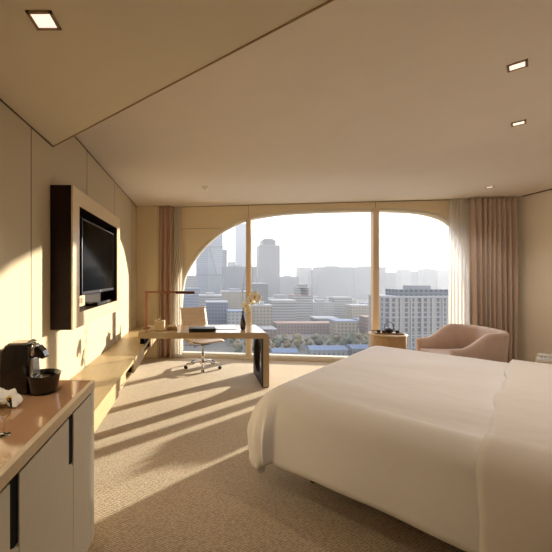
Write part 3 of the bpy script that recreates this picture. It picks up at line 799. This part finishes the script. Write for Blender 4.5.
# ------------------------------------------------------------------ armchair
t = thing('tub_armchair', 'dusty pink velvet tub armchair in front of the rose-brown curtain', 'armchair', (3.63, 4.74, 0), math.radians(-6)); t.scale = (.90, .90, .98)
hx, hy = .40, .42
def Uc(sv):    # sv 0..1 from far arm tip round the back to near arm tip (open towards -x)
    # pieces: straight arm, quarter arcs with radius, straight back
    r = .27; segs_ = [('l', (-hx, hy), (hx-r, hy)), ('a', (hx-r, hy-r), PI/2, 0), ('l', (hx, hy-r), (hx, -hy+r)), ('a', (hx-r, -hy+r), 0, -PI/2), ('l', (hx-r, -hy), (-hx, -hy))]
    lens = [math.dist(s[1], s[2]) if s[0] == 'l' else r*PI/2 for s in segs_]; T_ = sum(lens); d = sv*T_
    for s, l in zip(segs_, lens):
        if d <= l+1e-9:
            u = d/l
            if s[0] == 'l':
                p = (s[1][0]+(s[2][0]-s[1][0])*u, s[1][1]+(s[2][1]-s[1][1])*u); tx = Vector((s[2][0]-s[1][0], s[2][1]-s[1][1])).normalized()
            else:
                a = s[2]+(s[3]-s[2])*u; p = (s[1][0]+r*math.cos(a), s[1][1]+r*math.sin(a)); tx = Vector((math.sin(a), -math.cos(a)))
            return Vector(p), Vector((-tx.y, tx.x))
        d -= l
    return Vector((-hx, -hy)), Vector((0, -1))
def hprof(sv):
    k = min(sv, 1-sv)/.5      # 0 tip .. 1 back centre
    s_ = max(0, min(1, (k-.12)/.38)); s_ = s_*s_*(3-2*s_)
    return .585+.215*s_
rows = []
NS = 72
for i in range(NS+1):
    sv = i/NS; p, nn = Uc(sv); H_ = hprof(sv)
    tipf = min(1, min(sv, 1-sv)*NS/3)     # rounded ends
    w_ = .055*(.35+.65*math.sqrt(max(0, 1-(1-tipf)**2)))
    H_ -= .03*(1-math.sqrt(max(0, 1-(1-tipf)**2)))
    fl = lambda z: .0
    sec = []
    rt = min(.05, w_)
    prof2 = [(-w_, .12), (-w_, H_-rt)]+[(-w_+rt-rt*math.cos(a), H_-rt+rt*math.sin(a)) for a in (PI/6, PI/3)]+[(0, H_)]+[(w_-rt+rt*math.cos(a), H_-rt+rt*math.sin(a)) for a in (PI/3, PI/6)]+[(w_, H_-rt), (w_, .12), (-w_, .12)]
    for o_, z in prof2:
        lean = .05*(z-.12)/.7*(1 if True else 0)
        q = p+nn*(o_+lean); sec.append((q.x, q.y, z))
    rows.append(sec)
mb = MB(); V = mb.grid(rows)
for r in (V[0], V[-1]):
    try: mb.bm.faces.new(r[:-1])
    except ValueError: pass
mb.build('shell', velvet, t)
mb = MB(); pts = [(-hx-.02, -hy+.07), (-hx-.02, hy-.07), (hx-.26, hy-.07), (hx-.12, hy-.16), (hx-.07, hy-.3), (hx-.07, -hy+.3), (hx-.12, -hy+.16), (hx-.26, -hy+.07)]
mb.prism(pts, .30, .44, bev=.03); mb.build('seat_cushion', velvet, t)
mb = MB().prism([(x*.99, y*.99) for x, y in pts], .125, .298); mb.build('seat_frame', velvet, t)
for a, b in ((-.33, -.36), (-.33, .36), (.30, -.28), (.30, .28)): MB().lathe([(.013, 0), (.02, .125)], a, b).build('leg', dark_wood, t)

# ------------------------------------------------------------------ side table with teapot
sxx, syy = 2.945, 5.31
t = thing('side_table', 'round wooden drum side table by the window with a tea tray on top', 'side table', (sxx, syy, 0))
MB().lathe([(.24, 0), (.255, .01), (.255, .575), (.25, .585)], seg=48).build('drum', mat('drum_wood', (186, 150, 104), .5, noise=.12, nscale=14, stretch=(1, 1, .2)), t)
MB().lathe([(.265, .586), (.268, .60), (.262, .612)], seg=48).build('tabletop', pale_wood, t)
t = thing('tea_tray', 'thin wooden tea tray on the drum side table', 'tray', (sxx-.01, syy, .6125), math.radians(-12))
MB().box(-.20, .20, -.13, .13, 0, .012, .004).build('tray_board', mat('tray_wood', (150, 116, 76), .5), t)
mb = MB()
for a in ((-.20, .20, -.13, -.12), (-.20, .20, .12, .13), (-.20, -.19, -.13, .13), (.19, .20, -.13, .13)): mb.box(*a, .012, .022)
mb.build('rim', mat('tray_rim', (132, 98, 62), .5), t)
t = thing('teapot', 'black cast-iron teapot with tall hoop handle on the tea tray', 'teapot', (sxx+.01, syy-.02, .6255))
MB().lathe([(.035, 0), (.055, .012), (.062, .035), (.052, .058), (.022, .066)]).build('pot_body', iron, t)
MB().lathe([(.022, .066), (.02, .072), (.006, .074), (.007, .082), (.001, .086)]).build('lid', iron, t)
MB().tube([(.05, 0, .03), (.075, 0, .045), (.088, 0, .062)], [.010, .008, .006], 8).build('spout', iron, t)
mb = MB(); mb.tube([(.072*math.cos(a), 0, .088+.075*math.sin(a)) for a in [2*PI*k/30 for k in range(30)]], .0055, 8, closed=True); mb.build('hoop_handle', iron, t)
cupm = MB().lathe([(.018, 0), (.026, .008), (.031, .038), (.028, .038), (.022, .010), (.001, .008)])
t0 = thing('tea_cup', 'small black tea cup left of the hoop-handled teapot, nearest the tray end', 'cup', (sxx-.15, syy-.02, .6255), 0, 'tea cups on the tray')
cupm.build('cup_body', iron, t0); MB().lathe([(.0165, 0), (.0165, .004)], z=-.0005).build('foot_ring', iron, t0)
dup(t0, (sxx-.095, syy-.07, .6255), 0, 'small black tea cup in front of the teapot on its left side')
dup(t0, (sxx+.11, syy-.07, .6255), 0, 'small black tea cup right of the hoop-handled teapot')

# ------------------------------------------------------------------ the city outside
GZ = -60.0
def bx_px(px, d): return (px-198)/F*d
def z_px(y, d): return 1.5-(y-276)/F*d
struct(MB().box(-700, 2600, 60, 3200, GZ-2, GZ).build('ground_city', mat('city_ground', (96, 92, 84), .95, noise=.25, nscale=.02)))
f_glass = facade('facade_blue_glass', (120, 132, 148), (58, 72, 96), 3, 4, .7, .7)
f_grey = facade('facade_grey', (104, 108, 116), (60, 66, 78), 3.5, 3.6, .5, .55)
f_dark = facade('facade_dark', (82, 84, 90), (52, 56, 64), 4, 4, .5, .6)
f_pale = facade('facade_pale', (150, 150, 148), (88, 96, 108), 3.6, 3.2, .45, .5)
f_band = facade('facade_bands', (146, 144, 140), (84, 88, 96), 3, 3.4, .5, .45, True)
f_res = facade('facade_residence', (158, 154, 148), (92, 98, 110), 4.4, 3.3, .45, .72)
f_brick = facade('facade_brick', (128, 106, 98), (74, 66, 66), 3.4, 3.4, .45, .5)
f_tan = facade('facade_tan', (150, 138, 118), (84, 80, 76), 3.6, 3.4, .5, .5)
roof_g = mat('roof_grey', (120, 122, 126), .9); roof_b = mat('roof_blue', (96, 108, 128), .8); roof_w = mat('roof_white', (140, 140, 140), .8); roof_r = mat('roof_red', (122, 94, 84), .85)
TAKEN = [(bx_px(196, 700)-3, bx_px(223, 700)+3, 696, 760), (bx_px(379, 225)-4, bx_px(458, 225)+4, 210, 245)]
def bld(px0, px1, yt, d, fm, label, depth=None, rz=0, steps=(), name='office_tower', roof=None, crown=None, cat='building', group=None, nudge=True):
    for _ in range(60):
        x0, x1 = bx_px(px0, d), bx_px(px1, d); w_ = x1-x0; dp = depth or max(14, w_*.8); top = z_px(yt, d)
        bb_ = (x0-2, x1+2, d-2, d+dp+2)
        if not any(bb_[0] < o_[1] and bb_[1] > o_[0] and bb_[2] < o_[3] and bb_[3] > o_[2] for o_ in TAKEN): break
        if group and nudge is False: return None
        d += 8
    TAKEN.append(bb_)
    t = thing(name, label, cat, ((x0+x1)/2, d+dp/2, GZ), rz, group)
    H_ = top-GZ
    MB().box(-w_/2, w_/2, -dp/2, dp/2, 0, H_).build('block', fm, t)
    rt = roof or roof_g
    MB().box(-w_/2-.3, w_/2+.3, -dp/2-.3, dp/2+.3, H_, H_+.9).build('parapet', rt, t)
    for (a, b, y2) in steps:      # extra set-back volumes, given in pixels too
        xa, xb = bx_px(a, d)-(x0+x1)/2, bx_px(b, d)-(x0+x1)/2; h2 = z_px(y2, d)-GZ
        MB().box(xa, xb, -dp/2+1.5, dp/2-1.5, min(H_, h2-1)+.01, h2).build('upper_block', fm, t)
    if crown == 'plant': MB().box(-w_*.2, w_*.15, -dp*.2, dp*.2, H_+.9, H_+4).build('roof_plant', rt, t)
    if crown == 'mast': MB().box(-.6, .6, -.6, .6, H_+.9, H_+22).build('mast', rt, t)
    return t
# farthest skyline
t = bld(236, 247, 224.5, 1500, f_glass, 'tallest slim glass skyscraper left of the first mullion', depth=44, steps=((237, 246.5, 223.8),))
bld(228, 236, 262, 1480, f_grey, 'low shoulder block at the foot of the tallest skyscraper', name='office_block')
# tall tower with cross bands near the left end
d = 700
x0, x1 = bx_px(196, d), bx_px(223, d)
t = thing('glass_tower', 'broad glass tower with cross bracing near the left end of the window', 'building', ((x0+x1)/2, d+26, GZ)); w_ = (x1-x0)/2
top1, top2 = z_px(240, d)-GZ, z_px(226, d)-GZ
MB().prism([(-w_, 0), (-w_*.1, 0), (-w_*.1, top2-6), (-w_*.5, top1+10), (-w_, top1-8)], -26, 26, 'y').build('left_shaft', f_glass, t)
MB().prism([(-w_*.1+.05, 0), (w_, 0), (w_, top2-16), (w_*.85, top2), (-w_*.1+.05, top2-3)], -22, 30, 'y').build('right_shaft', facade('facade_glass_pale', (140, 150, 160), (92, 106, 128), 3, 4, .7, .7), t)
for z_ in (247, 275):
    h_ = z_px(z_, d)-GZ; MB().box(-w_-.8, w_+.8, -27, -26, h_-1.2, h_+1.2).build('refuge_band', f_dark, t)
MB().prism([(-w_*.1, z_px(245, d)-GZ), (-w_*.1+2, z_px(245, d)-GZ), (w_*.5+2, z_px(275, d)-GZ), (w_*.5, z_px(275, d)-GZ)], -23, -22, 'y').build('brace', f_dark, t)
bld(222, 227, 250, 760, f_grey, 'slim grey tower just right of the braced glass tower', depth=30)
bld(224, 253, 267, 620, f_grey, 'wide grey block between the braced tower and first mullion', name='office_block', crown='plant')
bld(186, 197, 276, 640, f_band, 'banded block left of the braced glass tower', name='office_block')
bld(259, 280, 245.5, 800, f_dark, 'dark stepped tower just right of the first mullion', depth=40, steps=((262.5, 276, 240), (264, 274, 238.6)))
bld(252, 259.5, 267, 820, f_grey, 'narrow grey block hugging the left side of the dark stepped tower', name='office_block')
bld(280, 299, 277, 900, f_grey, 'hazy grey block right of the dark stepped tower', name='office_block', crown='plant')
bld(299, 312, 267.5, 1000, f_pale, 'pale square-topped tower right of the dark stepped tower', steps=((305, 312, 270),))
bld(311, 319, 270, 900, f_grey, 'slim hazy tower squeezed beside the widest slab', crown='mast')
bld(318, 352, 267.3, 850, f_grey, 'widest flat-topped hazy slab left of the second mullion', name='apartment_slab', depth=40, crown='plant')
bld(355, 386, 267.3, 900, f_grey, 'hazy slab tower behind the second mullion', name='apartment_slab', depth=40, crown='plant')
bld(386, 402, 272.5, 1000, f_grey, 'low hazy slab just right of the second mullion', name='apartment_slab')
bld(401, 411, 270, 950, f_pale, 'hazy pale block in the middle of the right-hand pane', name='apartment_slab')
bld(411, 424, 271.5, 1050, f_grey, 'wide hazy block right of centre in the right-hand pane', name='apartment_slab')
bld(424, 436, 269.3, 980, f_grey, 'taller hazy block in front of the right sheer curtain', name='apartment_slab', crown='plant')
bld(437.5, 462, 270.5, 1000, f_pale, 'hazy pale block seen through the right sheer curtain', name='apartment_slab')
# far hazy ridge of anonymous blocks
rnd = random.Random(5)
xs_ = 176
while xs_ < 470:
    w2 = rnd.uniform(7, 15)
    bld(xs_, xs_+w2, rnd.uniform(273, 280), rnd.uniform(1150, 1400), f_grey, 'hazy block far off in the skyline haze, about %s' % ('behind the left arch' if xs_ < 246 else ('behind the dark stepped tower' if xs_ < 290 else ('behind the widest slab' if xs_ < 374 else 'in the right-hand pane'))), name='distant_block', group='distant blocks in the haze')
    xs_ += w2*rnd.uniform(.9, 1.3)
# middle distance, each with its own look
bld(181, 200, 289, 480, f_glass, 'blue-grey glass block at the foot of the left arch', name='office_block', roof=roof_b)
bld(199, 222, 296, 430, f_band, 'banded office block below the braced glass tower', name='office_block', roof=roof_w, crown='plant')
bld(222, 250, 292, 450, f_tan, 'tan block left of the first mullion above the chair back', name='office_block', crown='plant')
bld(206, 228, 303, 330, facade('facade_steel_blue', (92, 104, 124), (60, 70, 92), 3, 3.4, .6, .6), 'steel-blue block rising above the office chair back', name='office_block', depth=24)
bld(178, 204, 312, 300, f_brick, 'low brick block behind the office chair', name='low_building', roof=roof_b)
bld(228, 250, 312, 310, f_pale, 'pale low block left of the dark vase', name='low_building', roof=roof_b)
bld(252, 268, 284, 520, f_dark, 'dark angular block under the stepped tower', name='office_block', depth=60)
bld(253, 272, 306, 360, f_tan, 'tan flat-roofed block right of the orchid', name='low_building', roof=roof_w, crown='plant')
bld(272, 296, 301, 420, f_band, 'white banded block right of the orchid', name='office_block', roof=roof_w)
bld(293, 313, 296, 460, f_band, 'stepped banded block in the middle of the centre pane', name='office_block', steps=((298, 310, 288), (301, 308, 284)), roof=roof_r)
bld(312, 334, 303, 440, f_pale, 'pale mid-height block below the widest slab', name='office_block', crown='plant')
bld(334, 352, 298, 470, f_band, 'banded block left of the second mullion', name='office_block')
bld(352, 372, 306, 430, f_tan, 'tan block right below the hazy slab tower', name='office_block')
bld(366, 380, 318, 330, f_brick, 'small brick house at the second mullion', name='low_building', roof=roof_r)
bld(336, 358, 322, 335, f_tan, 'low tan building beyond the park', name='low_building', roof=roof_b)
bld(276, 337, 324, 330, f_brick, 'long red-brick row building beyond the park trees', name='row_building', depth=16, roof=roof_r)
bld(250, 277, 330, 318, f_brick, 'short red-brick building behind the desk corner', name='low_building', roof=roof_g)
bld(186, 232, 326, 300, f_brick, 'long reddish building seen low behind the desk', name='row_building', depth=16, roof=roof_b)
# grid-front apartment block on the right
d = 225; x0, x1 = bx_px(385, d), bx_px(458, d); w_ = (x1-x0)/2; top = z_px(298, d)-GZ
t = thing('apartment_block', 'near white apartment block with gridded windows behind the side table', 'building', ((x0+x1)/2, d+10, GZ), math.radians(4))
MB().box(-w_, w_, -9, 12, 0, top).build('block', f_res, t)
MB().box(-w_-.4, w_+.4, -9.6, 12.4, top, top+1.2).build('cornice', roof_w, t)
MB().box(-w_*.55, w_*.95, -5, 9, top+1.2, top+5.4).build('penthouse', f_grey, t)
MB().box(-w_*.1, w_*.5, -2, 6, top+5.4, top+8.0).build('plant_room', roof_g, t)
for k in range(7):
    x = -w_+2+k*(2*w_-4)/6; MB().box(x-.5, x+.5, -9.7, -9.0, 2, top).build('pilaster', roof_w, t)
for z_ in (10, 22, 34): MB().box(-w_-.2, w_+.2, -9.5, -9.0, z_, z_+.8).build('string_course', roof_w, t)
# low blocks filling the district
FN = [(f_tan, 'tan'), (f_pale, 'pale'), (f_brick, 'brick'), (f_band, 'banded'), (f_grey, 'grey')]; RN = [(roof_g, 'grey'), (roof_w, 'light'), (roof_b, 'blue'), (roof_r, 'red')]
for k in range(90):
    d_ = rnd.uniform(370, 900); px = rnd.uniform(178, 376) if k % 5 else rnd.uniform(376, 460); hh = rnd.uniform(9, 24)
    wpx = rnd.uniform(14, 34)/d_*F; yt = 276-(GZ+hh-1.5)/d_*F
    f_, r_ = FN[k % 5], RN[k % 4]
    pane = 'left' if px < 246 else ('centre' if px < 374 else 'right'); zone = 'nearer rows' if d_ < 520 else ('middle rows' if d_ < 700 else 'farthest rows')
    bld(px, px+wpx, yt, d_, f_[0], 'low %s block with %s roof in the %s of the district, %s window pane' % (f_[1], r_[1], zone, pane), name='low_building', roof=r_[0], group='low blocks filling the district', nudge=False)
# park trees
leaf = [mat('autumn_leaves', (98, 88, 64), .9, noise=.3, nscale=.6), mat('green_leaves', (70, 74, 56), .9, noise=.3, nscale=.6)]
def tree(x, y, r, k):
    t = thing('tree', ['round yellow-brown tree in the park in front of the red-brick row', 'round dark green tree in the park in front of the red-brick row'][k], 'tree', (x, y, GZ), 0, ['yellow-brown park trees', 'green park trees'][k])
    MB().tube([(0, 0, 0), (0, 0, r*1.1)], [r*.09, r*.05], 7).build('trunk', stem_m, t)
    mb = MB(); rr = random.Random(k)
    for q in range(5):
        b = bmesh.new(); bmesh.ops.create_icosphere(b, subdivisions=2, radius=r*rr.uniform(.45, .7))
        for v in b.verts: v.co *= rr.uniform(.85, 1.15)
        mb._add(b, 0, Matrix.Translation((rr.uniform(-.5, .5)*r, rr.uniform(-.5, .5)*r, r*(1.5+rr.uniform(-.3, .45)))), smooth=True)
    mb.build('crown', leaf[k], t)
    return t
protos = [tree(bx_px(300, 290), 292, 5, 0), tree(bx_px(320, 285), 286, 5, 1)]
TT = [(bx_px(300, 290), 292), (bx_px(320, 285), 286)]
for k in range(400):
    d_ = rnd.uniform(262, 318); px = rnd.uniform(232, 376); x = bx_px(px, d_)
    if d_ < 278 and px > 268: continue
    if any(math.hypot(x-a, d_-b) < 8.5 for a, b in TT) or any(a_-6 < x < b_+6 and c_-6 < d_ < e_+6 for a_, b_, c_, e_ in TAKEN): continue
    TT.append((x, d_)); q = 0 if rnd.random() < .65 else 1
    r_ = dup(protos[q], (x, d_, GZ), rnd.uniform(0, 6)); r_.scale = [rnd.uniform(.6, .85)]*3
for k, (px, d_, w_, dp, m_) in enumerate(((326, 262, 28, 12, roof_b), (362, 266, 20, 10, roof_b), (284, 252, 18, 8, roof_b))):
    t = thing('depot_hall', ['wide blue-roofed hall at the near edge of the park', 'smaller blue-roofed hall right of the wide one by the park', 'small blue-roofed hall left of the park edge, beside the desk corner'][k], 'building', (bx_px(px, d_), d_, GZ))
    MB().box(-w_/2, w_/2, -dp/2, dp/2, 0, 6).build('hall_wall', f_pale, t)
    MB().prism([(-dp/2-.6, 6), (0, 8.4), (dp/2+.6, 6)], -w_/2-.5, w_/2+.5, 'x').build('roof', m_, t)
# haze hanging over the city
hm = bpy.data.materials.new('morning_haze'); hm.use_nodes = True; hn = hm.node_tree; hn.nodes.clear()
ho = hn.nodes.new('ShaderNodeOutputMaterial'); hs = hn.nodes.new('ShaderNodeVolumeScatter')
hs.inputs['Color'].default_value = (.36, .375, .40, 1); hs.inputs['Density'].default_value = .0011; hs.inputs['Anisotropy'].default_value = .2
hn.links.new(hs.outputs[0], ho.inputs['Volume'])
o = MB().prism([(-60, 150), (150, 150), (950, 1060), (-220, 1060)], GZ-1, 200).build('city_haze', hm)
o['kind'] = 'stuff'; tag(o, 'pale morning haze hanging between the towers of the city', 'haze')
